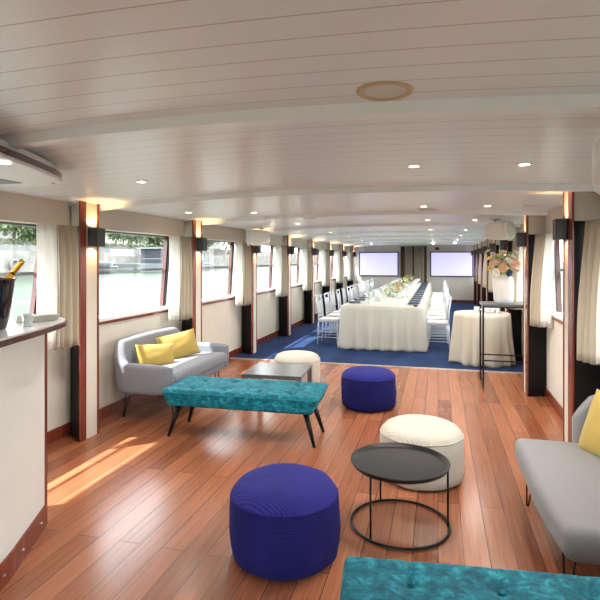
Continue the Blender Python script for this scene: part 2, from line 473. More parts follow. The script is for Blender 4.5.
def curtain(y1, xw, s, label, far=False):
    xa = xw + s*(.225 if s > 0 else .185)
    sl = -s*(.10 if s > 0 else .15)
    t = thing('window_curtain', label, 'curtain', (xa, y1-.2, .85), 0, 'window curtains')
    t.location.z = 0
    curtain_part('sunlit_panel', M['sunlit_white'], y1-.37, y1-.17, xa, .026, 3, .86, 1.897, t, slant=sl, y1t=y1)  # window side of the drape, coloured white as if sunlit
    curtain_part('drape', M['beige'], y1-.22, y1-.012, xa+s*.012, .030, 3, .85, 1.897, t, 1.0, slant=sl, y1t=y1)
    return t
win_n = [1]
def window(y0, y1, xw, s):
    xo = xw - s*.11   # glass plane outboard
    t = thing('window_%d' % win_n[0], loc=(xo, (y0+y1)/2, SILL), kind='structure'); win_n[0] += 1
    cx, cy, cz_ = t.location
    def bb(xa, xb, ya, yb, za, zb): return MB().box(xa-cx, xb-cx, ya-cy, yb-cy, za-cz_, zb-cz_)
    bb(xo - s*.03, xw + s*.02, y0, y1, SILL-.02, SILL+.018).build('sill', M['plastic'], t, bevel=.004)
    bb(xw, xw + s*.02, y0, y1, SILL-.05, SILL-.021).build('sill_trim', M['mahog'], t)
    bb(xo - s*.004, xo, y0-.1, y1+.1, SILL, HEAD+.02).build('pane', M['glass'], t)
    bb(xo - s*.04, xo + s*.02, y0-.1, y1+.1, HEAD-.01, HEAD+.05).build('head_rail', M['gm'], t)
    bb(xo - s*.05, xo - s*.02, y0-.1, y1+.1, 1.47, 1.50).build('glazing_bar', M['hull'], t)
    # slanted stanchion
    for (dy, w, m, nm) in ((0, .02, 'mahogx', 'slanted_post'), (.021, .06, 'gm', 'slanted_frame')):
        b = MB()
        yb, yt = y1-.22+dy, y1-.09+dy
        xa_, xb_ = xo + s*.005, xo + s*.05
        b.rings([[(xa_-cx, yb-cy, .018), (xb_-cx, yb-cy, .018), (xb_-cx, yb+w-cy, .018), (xa_-cx, yb+w-cy, .018)],
                 [(xa_-cx, yt-cy, .90), (xb_-cx, yt-cy, .90), (xb_-cx, yt+w-cy, .90), (xa_-cx, yt+w-cy, .90)]])
        b.build(nm, M[m], t)
    return t
def pelmet(y0, y1, xw, s):
    b = MB().box(xw, xw + s*(.13 if s > 0 else .03), y0, y1, HEAD, 2.115 if s > 0 else 2.165)
    return trim(b, M['cream'])

ORD = ['nearest the bar', 'above the grey sofa', 'third', 'fourth', 'fifth', 'sixth', 'seventh', 'eighth', 'ninth']
Lp = [4.04 + PITCH*k for k in range(-3, 8)]
Rp = [4.555 + PITCH*k for k in range(-3, 8)]
def lab(side, y, kind):
    if side == 'L':
        k = round((y - 4.04)/PITCH)
        where = {0: 'beside the bar counter', 1: 'at the far end of the grey sofa', 2: 'under the white wall speaker', 3: 'just past the white wall speaker',
                 4: 'beside the first clear chairs', 5: 'halfway along the banquet table', 6: 'second from the left screen', 7: 'closest to the left screen'}.get(k, 'behind the camera')
        return kind + ' on the left wall ' + where
    k = round((y - 4.555)/PITCH)
    where = {0: 'beside the yellow-cushioned settee', 1: 'in front of the tall console table', 2: 'behind the vase of flowers', 3: 'just past the round cocktail table',
             4: 'beyond the cocktail table', 5: 'far along, third from the right screen', 6: 'second from the right screen', 7: 'closest to the right screen'}.get(k, 'behind the camera')
    return kind + ' on the right wall ' + where
for side, P, xw, xi, s in (('L', Lp, XL, -3.03, 1), ('R', Rp, XR, 1.0, -1)):
    prev = YB
    hw = .125 if s > 0 else .15
    for i, y in enumerate(P):
        e_ = dxr(y) if s < 0 else 0
        xw_, xi_ = (XR, 1.0) if s < 0 else (XL, -3.03)
        xw, xi = xw_ + e_, xi_ + e_
        pilaster(y-hw, y+hw, xw, xi, s)
        pelmet(prev, y-hw-.008, xw, s)
        if y - hw - prev > .7:
            window(prev, y-hw, xw, s)
            if y > 1: curtain(y-hw-.012, xw, s, lab(side, y, 'cream curtain'))
        if y > 1.5: sconce(xi + s*.005, y+.03, 1.805 if s > 0 else 1.845, s, lab(side, y, 'dark grey sconce'))
        prev = y + hw + .003
    pelmet(prev, YF, xw, s)
    if YF - prev > .7: window(prev, YF-.02, xw, s)

# ------------------------------------------------------------------ ceiling fittings
def downlight(x, y, label, warm=True):
    z = cz(x, y)
    t = thing('ceiling_downlight', label, 'downlight', (x, y, z), 0, 'recessed ceiling downlights')
    MB().lathe([(.030, .004), (.030, -.004), (.043, -.006), (.046, .004)], n=28).build('trim_ring', M['plastic'], t, smooth=False)
    MB().lathe([(.029, .0), (.029, -.005)], n=24).build('lamp_disc', M['bulb'], t)
    l = bpy.data.lights.new('lamp', 'SPOT'); l.energy = DL; l.color = (1, .93, .84); l.shadow_soft_size = .03; l.spot_size = 2.6; l.spot_blend = .8
    o = bpy.data.objects.new('lamp', l); C.objects.link(o); o.parent = t; o.location = (0, 0, -.02)
    return t
DL = 38
dls = []
names_row = ['nearest the camera', 'second row', 'third row', 'fourth row', 'fifth row', 'sixth row', 'seventh row', 'last row']
for k, y in enumerate((3.42, 5.85, 7.85, 10.4, 12.65, 14.9, 17.1, 19.3)):
    for x, nm in ((-2.12, 'left-hand'), (-.15, 'middle'), (.51, 'right-hand')):
        downlight(x, y, 'small round %s ceiling downlight, %s from the camera' % (nm, ['first row', 'second row', 'third row', 'fourth row', 'fifth row', 'sixth row', 'seventh row', 'eighth row'][k]))
t = downlight(-2.72, 5.35, 'small round ceiling downlight close to the left wall, by the second wall sconce')
for c_ in t.children:
    if c_.type == 'LIGHT': c_.data.energy = 8
# round flush speaker
t = thing('ceiling_speaker', 'round flush ceiling speaker with tan ring, near the camera', 'speaker', (-.19, 1.95, cz(-.19, 1.95)))
MB().lathe([(.078, .002), (.078, -.006), (.098, -.010), (.106, -.004), (.106, .004)], n=48).build('ring', M['brass'], t)
MB().lathe([(.077, .0), (.077, -.005), (.02, -.008)], n=48).build('grille', M['grille'], t)
def vent(x, y, label):
    t = thing('ceiling_hatch', label, 'vent', (x, y, cz(x, y)), 0, 'flush ceiling vents')
    MB().box(-.11, .11, -.085, .085, -.008, .004).build('frame', M['plastic'], t)
    b = MB()
    for i in range(5): b.box(-.09, .09, -.065+i*.03, -.053+i*.03, -.013, -.007)
    b.build('slats', M['grille'], t)
vent(.92, 5.75, 'square slatted vent in the ceiling near the right wall sconce')
vent(-.12, 6.15, 'small flush vent in the middle of the ceiling')
vent(-1.7, 6.9, 'small flush vent in the ceiling above the grey sofa')

# ------------------------------------------------------------------ bar counter and canopy
def smoothline(pts, n=10):
    out = []
    P = [Vector(p) for p in pts]
    for i in range(len(P)-1):
        p0 = P[max(i-1, 0)]; p1 = P[i]; p2 = P[i+1]; p3 = P[min(i+2, len(P)-1)]
        for k in range(n):
            t = k/n
            out.append(.5*((2*p1) + (p2-p0)*t + (2*p0-5*p1+4*p2-p3)*t*t + (3*p1-p0-3*p2+p3)*t**3))
    out.append(P[-1])
    return [tuple(p) for p in out]
bar = thing('bar_counter', 'curved cream bar counter with white top and mahogany edge by the left window', 'bar counter', (-2.2, 1.9, 0))
bx, by = -2.2, 1.9
front = smoothline([(-1.95, .6), (-1.93, 1.2), (-1.97, 1.7), (-2.06, 2.08), (-2.165, 2.34), (-2.30, 2.65)])
back = [(-2.62, 2.74), (-2.52, 2.3), (-2.36, 1.7), (-2.33, .6)]
poly = [(x-bx, y-by) for x, y in front + back]
MB().prism(poly, .0, 1.19).build('body', M['cream2'], bar)
def offs(pts, d):
    o = []
    for i, p in enumerate(pts):
        a = Vector(pts[max(i-1, 0)]); b = Vector(pts[min(i+1, len(pts)-1)]); t_ = (b-a).normalized()
        o.append((p[0] + t_.y*d, p[1] - t_.x*d))
    return o
fo = offs(front, .012); 
kick = [(x-bx, y-by) for x, y in fo + list(reversed(offs(front, -.01)))]
MB().prism(kick, 0, .125).build('kick_board', M['mahog'], bar)
e = front[-1]
MB().box(e[0]-bx-.012, e[0]-bx+.008, e[1]-by-.012, e[1]-by+.008, .0, 1.19).build('corner_strip', M['mahog'], bar)
sc = MB()
for i in (30, 38, 46):
    p = offs(front, .013)[i]; sc.lathe([(.007, -.004), (.007, .004)], (p[0]-bx, p[1]-by, .062), 10)
sc.build('screw', M['silver'], bar)
tf = smoothline([(-1.85, .5), (-1.82, 1.2), (-1.87, 1.65), (-1.965, 2.0), (-2.07, 2.36), (-2.17, 2.64), (-2.25, 2.78), (-2.36, 2.86), (-2.47, 2.86), (-2.50, 2.74), (-2.42, 2.35), (-2.33, 1.9), (-2.25, 1.2), (-2.25, .5)], 6)
top = [(x-bx, y-by) for x, y in tf]
def shrink(pl, d):
    cxx = sum(p[0] for p in pl)/len(pl); o = []
    n = len(pl)
    for i, p in enumerate(pl):
        a = Vector(pl[i-1]); b = Vector(pl[(i+1) % n]); t_ = (b-a)
        if t_.length < 1e-6: o.append(p); continue
        t_.normalize(); o.append((p[0] - t_.y*d, p[1] + t_.x*d))
    return o
MB().prism(top, 1.192, 1.222).build('edge_band', M['mahogx'], bar, bevel=.006)
MB().prism(shrink(top, .012), 1.221, 1.232).build('counter_top', M['china'], bar, bevel=.003)

can = thing('ceiling_canopy', 'boat-shaped white canopy with mahogany rim hung from the ceiling over the bar', 'canopy', (-2.3, 1.9, 2.08))
cf = smoothline([(-1.80, .4), (-1.80, 1.1), (-1.87, 1.6), (-1.98, 2.03), (-2.11, 2.42), (-2.20, 2.64), (-2.28, 2.76), (-2.42, 2.84), (-2.62, 2.84), (-2.75, 2.7), (-2.78, 2.2), (-2.78, 1.2), (-2.78, .4)], 6)
cpl = [(x+2.3, y-1.9) for x, y in cf]
MB().prism(cpl, .0, .014).build('soffit', M['white'], can, bevel=.004)
MB().prism(shrink(cpl, -.009), .010, .016).build('chrome_line', M['silver'], can)
MB().prism(shrink(cpl, -.004), .016, .052).build('rim', M['mahogx'], can)
MB().prism(shrink(cpl, .03), .050, .10).build('upper_rim', M['white'], can, bevel=.008)
MB().box(-.43, -.20, .28, .78, -.004, .004).build('vent_grille', M['gm'], can)
dd = MB().lathe([(.03, -.004), (.03, .002)], (.235, .20, 0), 24).build('spot_lamp', M['bulb'], can)
MB().lathe([(.012, -.006), (.012, .002)], (-.02, .84, 0), 16).build('stud', M['silver'], can)

# things on the bar
ct = 1.232
t = thing('champagne_bucket', 'glossy black champagne bucket standing on the bar top', 'ice bucket', (-2.245, 2.22, ct))
MB().lathe([(.045, 0), (.055, .004), (.060, .02), (.075, .10), (.088, .18), (.095, .235), (.100, .262), (.107, .268), (.105, .275), (.095, .272), (.088, .235), (.070, .1), (.05, .03)], n=40, cap1=True).build('bucket', M['bucket'], t, smooth=True)
b = MB()
for i in range(7):  # small silver laurel band of print
    a = -1.1 + i*.09
    b.rbox(.006, .012, .014, .003, (.0815*math.cos(a), .0815*math.sin(a), .135 + .006*(i % 2)), seg=1)
b.build('printed_mark', M['silver'], t, smooth=True)
t = thing('champagne_bottle', 'gold-foiled champagne bottle leaning in the black bucket', 'bottle', (-2.255, 2.20, ct+.055))
t.rotation_euler = (math.radians(-6), math.radians(27), .1)
MB().lathe([(.041, 0), (.043, .01), (.043, .15), (.040, .185), (.026, .24), (.019, .275)], n=28).build('body', M['bottle'], t, smooth=True)
MB().lathe([(.0195, .27), (.0175, .30), (.0165, .345), (.0185, .352), (.0185, .378), (.015, .386)], n=24).build('neck_foil', M['gold'], t, smooth=True)
d = Vector((.62*.9665, .62*.2567, .785))
t.rotation_euler = d.to_track_quat('Z', 'Y').to_euler()
t.scale = (.8, .8, .8)
t.location = Vector((-2.115, 2.275, 1.598)) - d.normalized()*.386*.8
t = MB().lathe([(.024, 0), (.025, .004), (.028, .07), (.0265, .07), (.0235, .008), (.002, .006)], n=24).build('water_glass', M['clear'], None, smooth=True, loc=(-2.20, 2.40, ct))
prop(t, 'small clear tumbler on the bar beside the champagne bucket', 'glass')
t = thing('napkin_stack', 'stack of folded cream napkins at the tip of the bar', 'napkins', (-2.33, 2.62, ct), -.3)
for k in range(4):
    MB().rbox(.115, .20, .009, .004, (.002*k, .003*(k % 2), .0055+.0095*k), seg=3).build('napkin', M['linen2'], t, smooth=True)

# ------------------------------------------------------------------ velvet benches
def bench_seat():
    L, W, Hh = 1.43, .58, .155
    tufts = [(-.465+.31*i, sy) for i in range(4) for sy in (-.145, .145)]
    def fn(x, y, z):
        k = (z + Hh/2)/Hh
        sc_ = .925 + .075*min(1, k*1.15)
        if z > 0:
            dz = 0
            for (tx, ty) in tufts:
                d2 = (x-tx)**2 + (y-ty)**2
                dz -= .020*math.exp(-d2/.0022) + .006*math.exp(-d2/.010)
                if abs(x-tx) < .05 and abs(y) > abs(ty) and y*ty > 0: dz -= .005*math.exp(-((x-tx)/.008)**2)
            if z > Hh/2 - .035: z = z + dz + .010*math.cos(x*2.1)*math.cos(y*4.5)
        return (x*sc_, y*sc_, z)
    return MB().rbox(L, W, Hh, .028, (0, 0, .365), res=.014, fn=fn), tufts
bs, tufts = bench_seat()
def make_bench(label, loc, rz):
    t = thing('velvet_bench', label, 'bench', loc, rz, 'teal velvet benches')
    st_ = bs.build('seat', M['teal'], t, smooth=True, weld=True)
    pp = []
    L, W = .712, .287
    for i in range(64):
        a = 2*PI*i/64; c, s_ = math.cos(a), math.sin(a)
        pp.append((max(-1, min(1, 1.55*c))*L if abs(c) < .97 else math.copysign(L, c), 0, 0))
    ring = []
    r = .03
    for (sx, sy, a0) in ((1, 1, 0), (-1, 1, PI/2), (-1, -1, PI), (1, -1, 1.5*PI)):
        for q in range(6):
            a = a0 + q*PI/10
            ring.append((sx*(L-r) + r*math.cos(a), sy*(W-r) + r*math.sin(a), .417))
    MB().tube(ring, .0045, 6, True).build('piping', M['tealedge'], st_, smooth=True)
    for (tx, ty) in tufts:
        MB().rbox(.024, .024, .012, .0058, (tx, ty, .433), seg=1).build('button', M['teal'], st_, smooth=True)
    for sx in (-1, 1):
        for sy in (-1, 1):
            MB().tube([(sx*.585, sy*.165, .292), (sx*.675, sy*.215, .0)], [.027, .014], 16).build('leg', M['blackwood'], t, smooth=True)
    return t
make_bench('teal velvet tufted bench standing before the grey sofa', (-1.70, 4.50, 0), math.radians(2.2))
make_bench('teal velvet bench cut off at the bottom edge, in front of the black tray table', (.385, 1.82, 0), math.radians(6))

# ------------------------------------------------------------------ poufs
def pouf(label, x, y, r, h, mt, ms, seed, rz=0):
    t = thing('pouf', label, 'pouf', (x, y, 0), rz, 'round corduroy poufs')
    def rf(rr, z, a):
        v = noise.noise(Vector((math.cos(a)*1.3+seed, math.sin(a)*1.3, z*4)))
        return rr*(1 + .032*v + .006*math.sin(a*9+z*30)*min(1, max(0, (h-z)*6)))
    prof = [(.6*r, .0), (.86*r, .004), (.955*r, .025), (.985*r, .07), (1.0*r, .15), (.995*r, h*.6), (.985*r, h*.73), (.965*r, h*.80)]
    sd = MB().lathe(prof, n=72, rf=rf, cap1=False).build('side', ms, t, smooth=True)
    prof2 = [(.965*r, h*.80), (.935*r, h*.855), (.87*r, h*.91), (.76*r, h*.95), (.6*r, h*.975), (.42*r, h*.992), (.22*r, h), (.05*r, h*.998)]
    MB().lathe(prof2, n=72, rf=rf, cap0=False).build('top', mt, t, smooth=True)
    ring = [(rf(.968*r, h*.80, 2*PI*i/72)*math.cos(2*PI*i/72), rf(.968*r, h*.80, 2*PI*i/72)*math.sin(2*PI*i/72), h*.80) for i in range(72)]
    MB().tube(ring, .0045, 6, True).build('seam', ms, sd, smooth=True)
    return t
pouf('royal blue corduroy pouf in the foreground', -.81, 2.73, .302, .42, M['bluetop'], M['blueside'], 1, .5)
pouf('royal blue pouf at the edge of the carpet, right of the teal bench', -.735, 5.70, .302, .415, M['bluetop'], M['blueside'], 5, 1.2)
pouf('cream corduroy pouf behind the black tray table', -.12, 3.95, .305, .41, M['creamtop'], M['creamside'], 9, .2)
pouf('cream pouf behind the grey coffee table', -1.75, 6.45, .30, .42, M['creamtop'], M['creamside'], 13, .8)

# ------------------------------------------------------------------ tray table
t = thing('tray_table', 'round black metal tray table on a wire ring base', 'side table', (-.225, 3.2, 0))
R_ = .293
MB().lathe([(.01, .366), (.262, .366), (.281, .372), (.290, .388), (.296, .391), (.297, .386), (.290, .376), (.281, .362), (.262, .358), (.01, .358)], n=72).build('tray', M['traytop'], t, smooth=True)
MB().tube([(R_*math.cos(2*PI*i/64), R_*math.sin(2*PI*i/64), .011) for i in range(64)], .0085, 8, True).build('base_ring', M['blackmetal'], t, smooth=True)
for a in (-121, 120, 5):
    a = math.radians(a) 
    MB().tube([(.283*math.cos(a), .283*math.sin(a), .012), (.283*math.cos(a), .283*math.sin(a), .365)], .0065, 8).build('leg', M['blackmetal'], t, smooth=True)

# ------------------------------------------------------------------ coffee table
t = thing('coffee_table', 'low square grey coffee table behind the teal bench', 'coffee table', (-1.74, 5.62, 0), math.radians(3))
MB().box(-.33, .33, -.33, .33, .345, .368).build('top', M['tabletop'], t, bevel=.003)
for sx in (-1, 1):
    for sy in (-1, 1):
        MB().box(sx*.325, sx*.275, sy*.325, sy*.275, 0, .345).build('leg', M['tableleg'], t, bevel=.002)
MB().box(-.325, .325, -.325, -.305, .325, .345).build('apron', M['tableleg'], t)

# ------------------------------------------------------------------ sofas
def sweep_shell(path, tops, th, zb, lean):
    """path: list of (x,y) centreline; tops: z at each; th thickness"""
    rs = []
    for i, p in enumerate(path):
        a = Vector(path[max(i-1, 0)]); b = Vector(path[min(i+1, len(path)-1)]); t_ = (b-a).normalized()
        nrm = Vector((t_.y, -t_.x))     # outward
        zt = tops[i]; ring = []
        endk = min(i, len(path)-1-i); k = [.35, .75, .93][endk] if endk < 3 else 1
        h = zt - zb
        sec = []
        w = th/2*k
        zz0 = zb + (1-k)*.04; zz1 = zt - (1-k)*.035; r_ = min(w, .045)
        for q in range(6):
            an = PI + q*PI/10; sec.append((-w + r_ + r_*math.cos(an) if q < 6 else 0, zz0 + r_ + r_*math.sin(an)))
        for q in range(6):
            an = 1.5*PI + q*PI/10; sec.append((w - r_ + r_*math.cos(an), zz0 + r_ + r_*math.sin(an)))
        for f in (.33, .66): sec.append((w, zz0 + r_ + (zz1-zz0-2*r_)*f))
        for q in range(6):
            an = q*PI/10; sec.append((w - r_ + r_*math.cos(an), zz1 - r_ + r_*math.sin(an)))
        for q in range(6):
            an = PI/2 + q*PI/10; sec.append((-w + r_ + r_*math.cos(an), zz1 - r_ + r_*math.sin(an)))
        for f in (.66, .33): sec.append((-w, zz0 + r_ + (zz1-zz0-2*r_)*f))
        for (u, z) in sec:
            ln = lean*max(0, (z-zb))/.5
            q = Vector(p) + nrm*(u + ln - .5*lean)
            rs.append((q.x, q.y, z))
    n = len(rs)//len(path)
    b = MB(); b.rings([rs[i*n:(i+1)*n] for i in range(len(path))])
    return b
def hairpin(t, x, y, dx, dy, h=.31):
    MB().tube([(x-.03, y, h), (x+dx-.004, y+dy, .008), (x+dx+.004, y+dy, .008), (x+.03, y, h)], .0055, 6).build('leg', M['blackmetal'], t, smooth=True)
def pillow(label, name, w, h, th, loc, rot, m, group):
    n = 22; b = MB()
    for sg in (-1, 1):
        vs = []
        for i in range(n+1):
            for j in range(n+1):
                u = -1+2*i/n; v = -1+2*j/n
                pinch = 1 - .07*(1-abs(u)**2)*0 
                x = u*w/2*(1 - .06*(1-u*u*0)*(1-(abs(v)**2.2))*1) if True else 0
                z = v*h/2*(1 - .06*(1-(abs(u)**2.2)))
                d = th/2*((1-abs(u)**2.6)*(1-abs(v)**2.6))**.55
                d *= 1 + .10*noise.noise(Vector((u*1.8+loc[0], v*1.8, sg*2)))
                vs.append((x, sg*d, z))
        fs = []
        for i in range(n):
            for j in range(n):
                q = (i*(n+1)+j, (i+1)*(n+1)+j, (i+1)*(n+1)+j+1, i*(n+1)+j+1)
                fs.append(q if sg < 0 else q[::-1])
        b.add(vs, fs)
    o = b.build(name, m, None, smooth=True, weld=True, loc=loc)
    o.rotation_euler = rot
    return prop(o, label, 'cushion', group)
# left sofa, faces +X; local x = outward from wall, y along wall
t = thing('sofa', 'grey two-seat sofa with hairpin legs under the left window', 'sofa', (-2.82, 5.20, 0))
hl = .74
P, T = [], []
def addp(x, y, z): P.append((x, y)); T.append(z)
r = .17
def ss(u): u = max(0, min(1, u)); return u*u*(3-2*u)
for q in range(7): f = q/6; addp(.355 - .475*f, -hl+.05, .585)
for q in range(1, 8): a = q*PI/2/7; addp(-.12-r*math.sin(a), -hl+.05 + r*(1-math.cos(a)), .585 + .20*ss((q-.3)/6.2))
for q in range(1, 10): f = q/10; addp(-.29, -hl+.05+r + (2*hl-.1-2*r)*f, .785 + .012*math.sin(PI*f))
for q in range(0, 8): a = q*PI/2/7; addp(-.29+r*(1-math.cos(a)), hl-.05-r + r*math.sin(a), .785 - .20*ss((q-.5)/6.2))
for q in range(1, 7): f = q/6; addp(-.12 + .475*f, hl-.05, .585)
# path runs near arm -> back -> far arm; outward normal = left... keep outward lean
sh = sweep_shell(P, T, .105, .285, -.035)
sh.build('backrest', M['grey'], t, smooth=True)
MB().rbox(.54, 1.34, .11, .045, (.06, 0, .335), res=.06).build('seat_base', M['grey'], t, smooth=True, weld=True)
MB().rbox(.58, 1.33, .135, .05, (.075, 0, .415), res=.04, fn=lambda x, y, z: (x, y, z + (.012*(1-(y/.67)**2) if z > 0 else 0) + x*.03)).build('seat_cushion', M['grey'], t, smooth=True, weld=True)
for sy, dy in ((-.52, -.0), (.52, .0)):
    hairpin(t, .27, sy, .03, dy + math.copysign(.03, sy)); hairpin(t, -.22, sy, -.05, dy + math.copysign(.03, sy))
pillow('yellow oblong cushion on the near side of the grey sofa', 'cushion', .44, .25, .12, (-2.89, 4.93, .59), (math.radians(-20), math.radians(4), math.radians(58)), M['yellow'], 'yellow cushions')
pillow('yellow oblong cushion in the middle of the grey sofa', 'cushion', .52, .30, .13, (-2.86, 5.38, .625), (math.radians(-20), math.radians(-6), math.radians(62)), M['yellow'], 'yellow cushions')

# right settee, faces -X
t = thing('settee', 'grey armless settee with wrapped back at the right edge', 'sofa', (.84, 3.10, 0))
MB().rbox(.70, 1.24, .155, .05, (-.0, 0, .35), res=.04, fn=lambda x, y, z: (x + (.05*((-y)/.62)**2 if (x < 0 and y < 0) else 0), y, z + (.012*(1-(y/.62)**2) if z > 0 else 0))).build('seat_cushion', M['grey2'], t, smooth=True, weld=True)
P, T = [], []
r = .16; hl = .60
for q in range(4): f = q/3; addp(.0 + .10*f, hl, .61 + .11*f)
for q in range(1, 8): a = q*PI/2/7; addp(.10+r*math.sin(a), hl - r*(1-math.cos(a)), .72 + .09*math.sin(a))
for q in range(1, 10): f = q/10; addp(.26, hl-r - (2*hl-2*r)*f, .81)
for q in range(0, 8): a = q*PI/2/7; addp(.26-r*(1-math.cos(a)), -hl+r - r*math.sin(a), .81 - .09*(1-math.cos(a)))
for q in range(1, 4): f = q/3; addp(.10-.10*f, -hl, .72-.11*f)
sweep_shell(P, T, .09, .27, -.03).build('backrest', M['grey2'], t, smooth=True)
for sy in (-.5, .5):
    hairpin(t, -.26, sy, -.02, math.copysign(.03, sy), .29); hairpin(t, .22, sy, .03, math.copysign(.03, sy), .29)
pillow('yellow square cushion leaning on the right settee', 'cushion', .42, .40, .13, (.985, 3.44, .60), (math.radians(-20), 0, math.radians(-68)), M['yellow'], None)

# ------------------------------------------------------------------ table cloths
def cloth(name, ring_fn, length, nfold, top, hang, flare, amp, m, label, loc, seed=0, n=360, rows=16):
    """ring_fn(s, off) -> (x,y) on outline offset outward by off, s in 0..1"""
    rs = []
    for k in range(3):
        f = (1-k/3)
        rs.append([(*ring_fn(i/n, -.25*f if k < 2 else -.02), top + .0) for i in range(n)])
    rs = rs[1:]
    rs.append([(*ring_fn(i/n, -.003), top-.003) for i in range(n)])
    for r_ in range(1, rows+1):
        v = r_/rows; ring = []
        for i in range(n):
            s_ = i/n
            ph = 2*PI*nfold*s_
            w = math.sin(ph + 1.3*math.sin(2*PI*5*s_+seed) + .5*math.sin(v*2+seed)) + .4*math.sin(ph*.53*1.0 + seed) 
            w = w*(v**.75)
            off = flare*v + amp*w + .012*v*noise.noise(Vector((s_*40, v*3, seed)))
            x, y = ring_fn(s_, max(off, .004))
            z = top - .004 - (hang)*v
            if v > .93: z += .006*math.sin(ph*.5+seed)
            ring.append((x, y, max(z, .012)))
        rs.append(ring)
    b = MB(); b.rings(rs, True, True, False)
    o = b.build(name, m, None, smooth=True, loc=loc)
    so = o.modifiers.new('s', 'SOLIDIFY'); so.thickness = .004; so.offset = -1
    return prop(o, label, 'tablecloth')
TX0, TX1, TY0, TY1, TZ = -1.70, -.25, 9.2, 19.2, .775
def rect_ring(L, W, r):
    segs = []
    pts = []
    per = 2*(L+W)
    def f(s_, off):
        # rounded rectangle param by arclength
        a, b = W/2 - r, L/2 - r
        arc = PI/2*r
        tot = 4*a + 4*b + 4*arc
        d = s_*tot
        seq = [(2*a, 'l', (-a, -b-r), (1, 0), (0, -1)), (arc, 'c', (a, -b), -PI/2, None), (2*b, 'l', (a+r, -b), (0, 1), (1, 0)), (arc, 'c', (a, b), 0, None),
               (2*a, 'l', (a, b+r), (-1, 0), (0, 1)), (arc, 'c', (-a, b), PI/2, None), (2*b, 'l', (-a-r, b), (0, -1), (-1, 0)), (arc, 'c', (-a, -b), PI, None)]
        for (ln, k, p, q, nn) in seq:
            if d <= ln + 1e-9:
                if k == 'l': return (p[0]+q[0]*d+nn[0]*off, p[1]+q[1]*d+nn[1]*off)
                an = q + d/r; return (p[0] + (r+off)*math.cos(an), p[1] + (r+off)*math.sin(an))
            d -= ln
        return (-a, -b-r-off)
    return f
cxT, cyT = (TX0+TX1)/2, (TY0+TY1)/2
cloth('tablecloth', rect_ring(TY1-TY0, TX1-TX0, .10), 0, 104, TZ, TZ-.02, .045, .040, M['linen2'], 'long ivory tablecloth draped over the banquet table', (cxT, cyT, 0), 1.0, n=1500, rows=14)
t = thing('banquet_table', 'long banquet table under the ivory cloth', 'table', (cxT, cyT, 0))
MB().box(-.69, .69, -4.95, 4.95, TZ-.035, TZ-.012).build('tabletop', M['tableleg'], t)
for sx in (-.6, .6):
    for y in (-4.8, -1.6, 1.6, 4.8):
        MB().tube([(sx, y, TZ-.03), (sx, y, 0.008)], .018, 10).build('leg', M['gm'], t)
# round cocktail table
rc = lambda s_, off: ((.415+off)*math.cos(2*PI*s_), (.415+off)*math.sin(2*PI*s_))
cloth('tablecloth', rc, 0, 13, .775, .755, .055, .042, M['linen'], 'beige cloth over the round cocktail table on the right', (.665, 8.60, 0), 3.0, n=400, rows=16)
t = thing('cocktail_table', 'round cocktail table under the beige cloth', 'table', (.665, 8.60, 0))
MB().lathe([(.40, .745), (.40, .765)], n=40).build('tabletop', M['tableleg'], t)
MB().tube([(0, 0, .01), (0, 0, .745)], .03, 12).build('leg', M['gm'], t)
MB().lathe([(.24, .008), (.22, .02), (.04, .04)], n=24).build('foot', M['gm'], t)

# glasses
def tumbler_mb(r=.03, h=.09):
    return MB().lathe([(r*.8, 0), (r*.85, .003), (r, h), (r*.94, h), (r*.8, .01), (.002, .008)], n=14)
tum = tumbler_mb().build('tumbler', M['clear'], None, smooth=True)
first = True
k = 0
for i in range(5):
    for j in range(3):
        x = .58 + i*.075 + .02*(j % 2); y = 8.48 + j*.085
        o = tum if first else tum.copy()
        if not first: C.objects.link(o)
        first = False
        o.location = (x, y, .776)
        prop(o, 'clear tumbler in the cluster on the round cocktail table', 'glass', 'tumblers on the cocktail table')
# wine glass prototype
wg = MB().lathe([(.036, 0), (.036, .002), (.006, .006), (.004, .02), (.004, .085), (.010, .092), (.032, .115), (.040, .145), (.036, .19), (.0345, .19), (.038, .145), (.030, .118), (.004, .096)], n=14)
wgo = wg.build('wine_glass', M['clear'], None, smooth=True); firstw = True
pl = MB().lathe([(.02, 0), (.08, .002), (.125, .012), (.13, .016), (.08, .008), (.02, .006)], n=28)
plo = pl.build('dinner_plate', M['china'], None, smooth=True); firstp = True
nk = MB().rbox(.13, .21, .022, .009, (0, 0, .012), res=.05, fn=lambda x, y, z: (x*(1+.15*math.sin(y*14)), y, z*(1+.4*math.sin(x*30+y*10))))
nko = nk.build('folded_napkin', M['navy'], None, smooth=True, weld=True); firstn = True
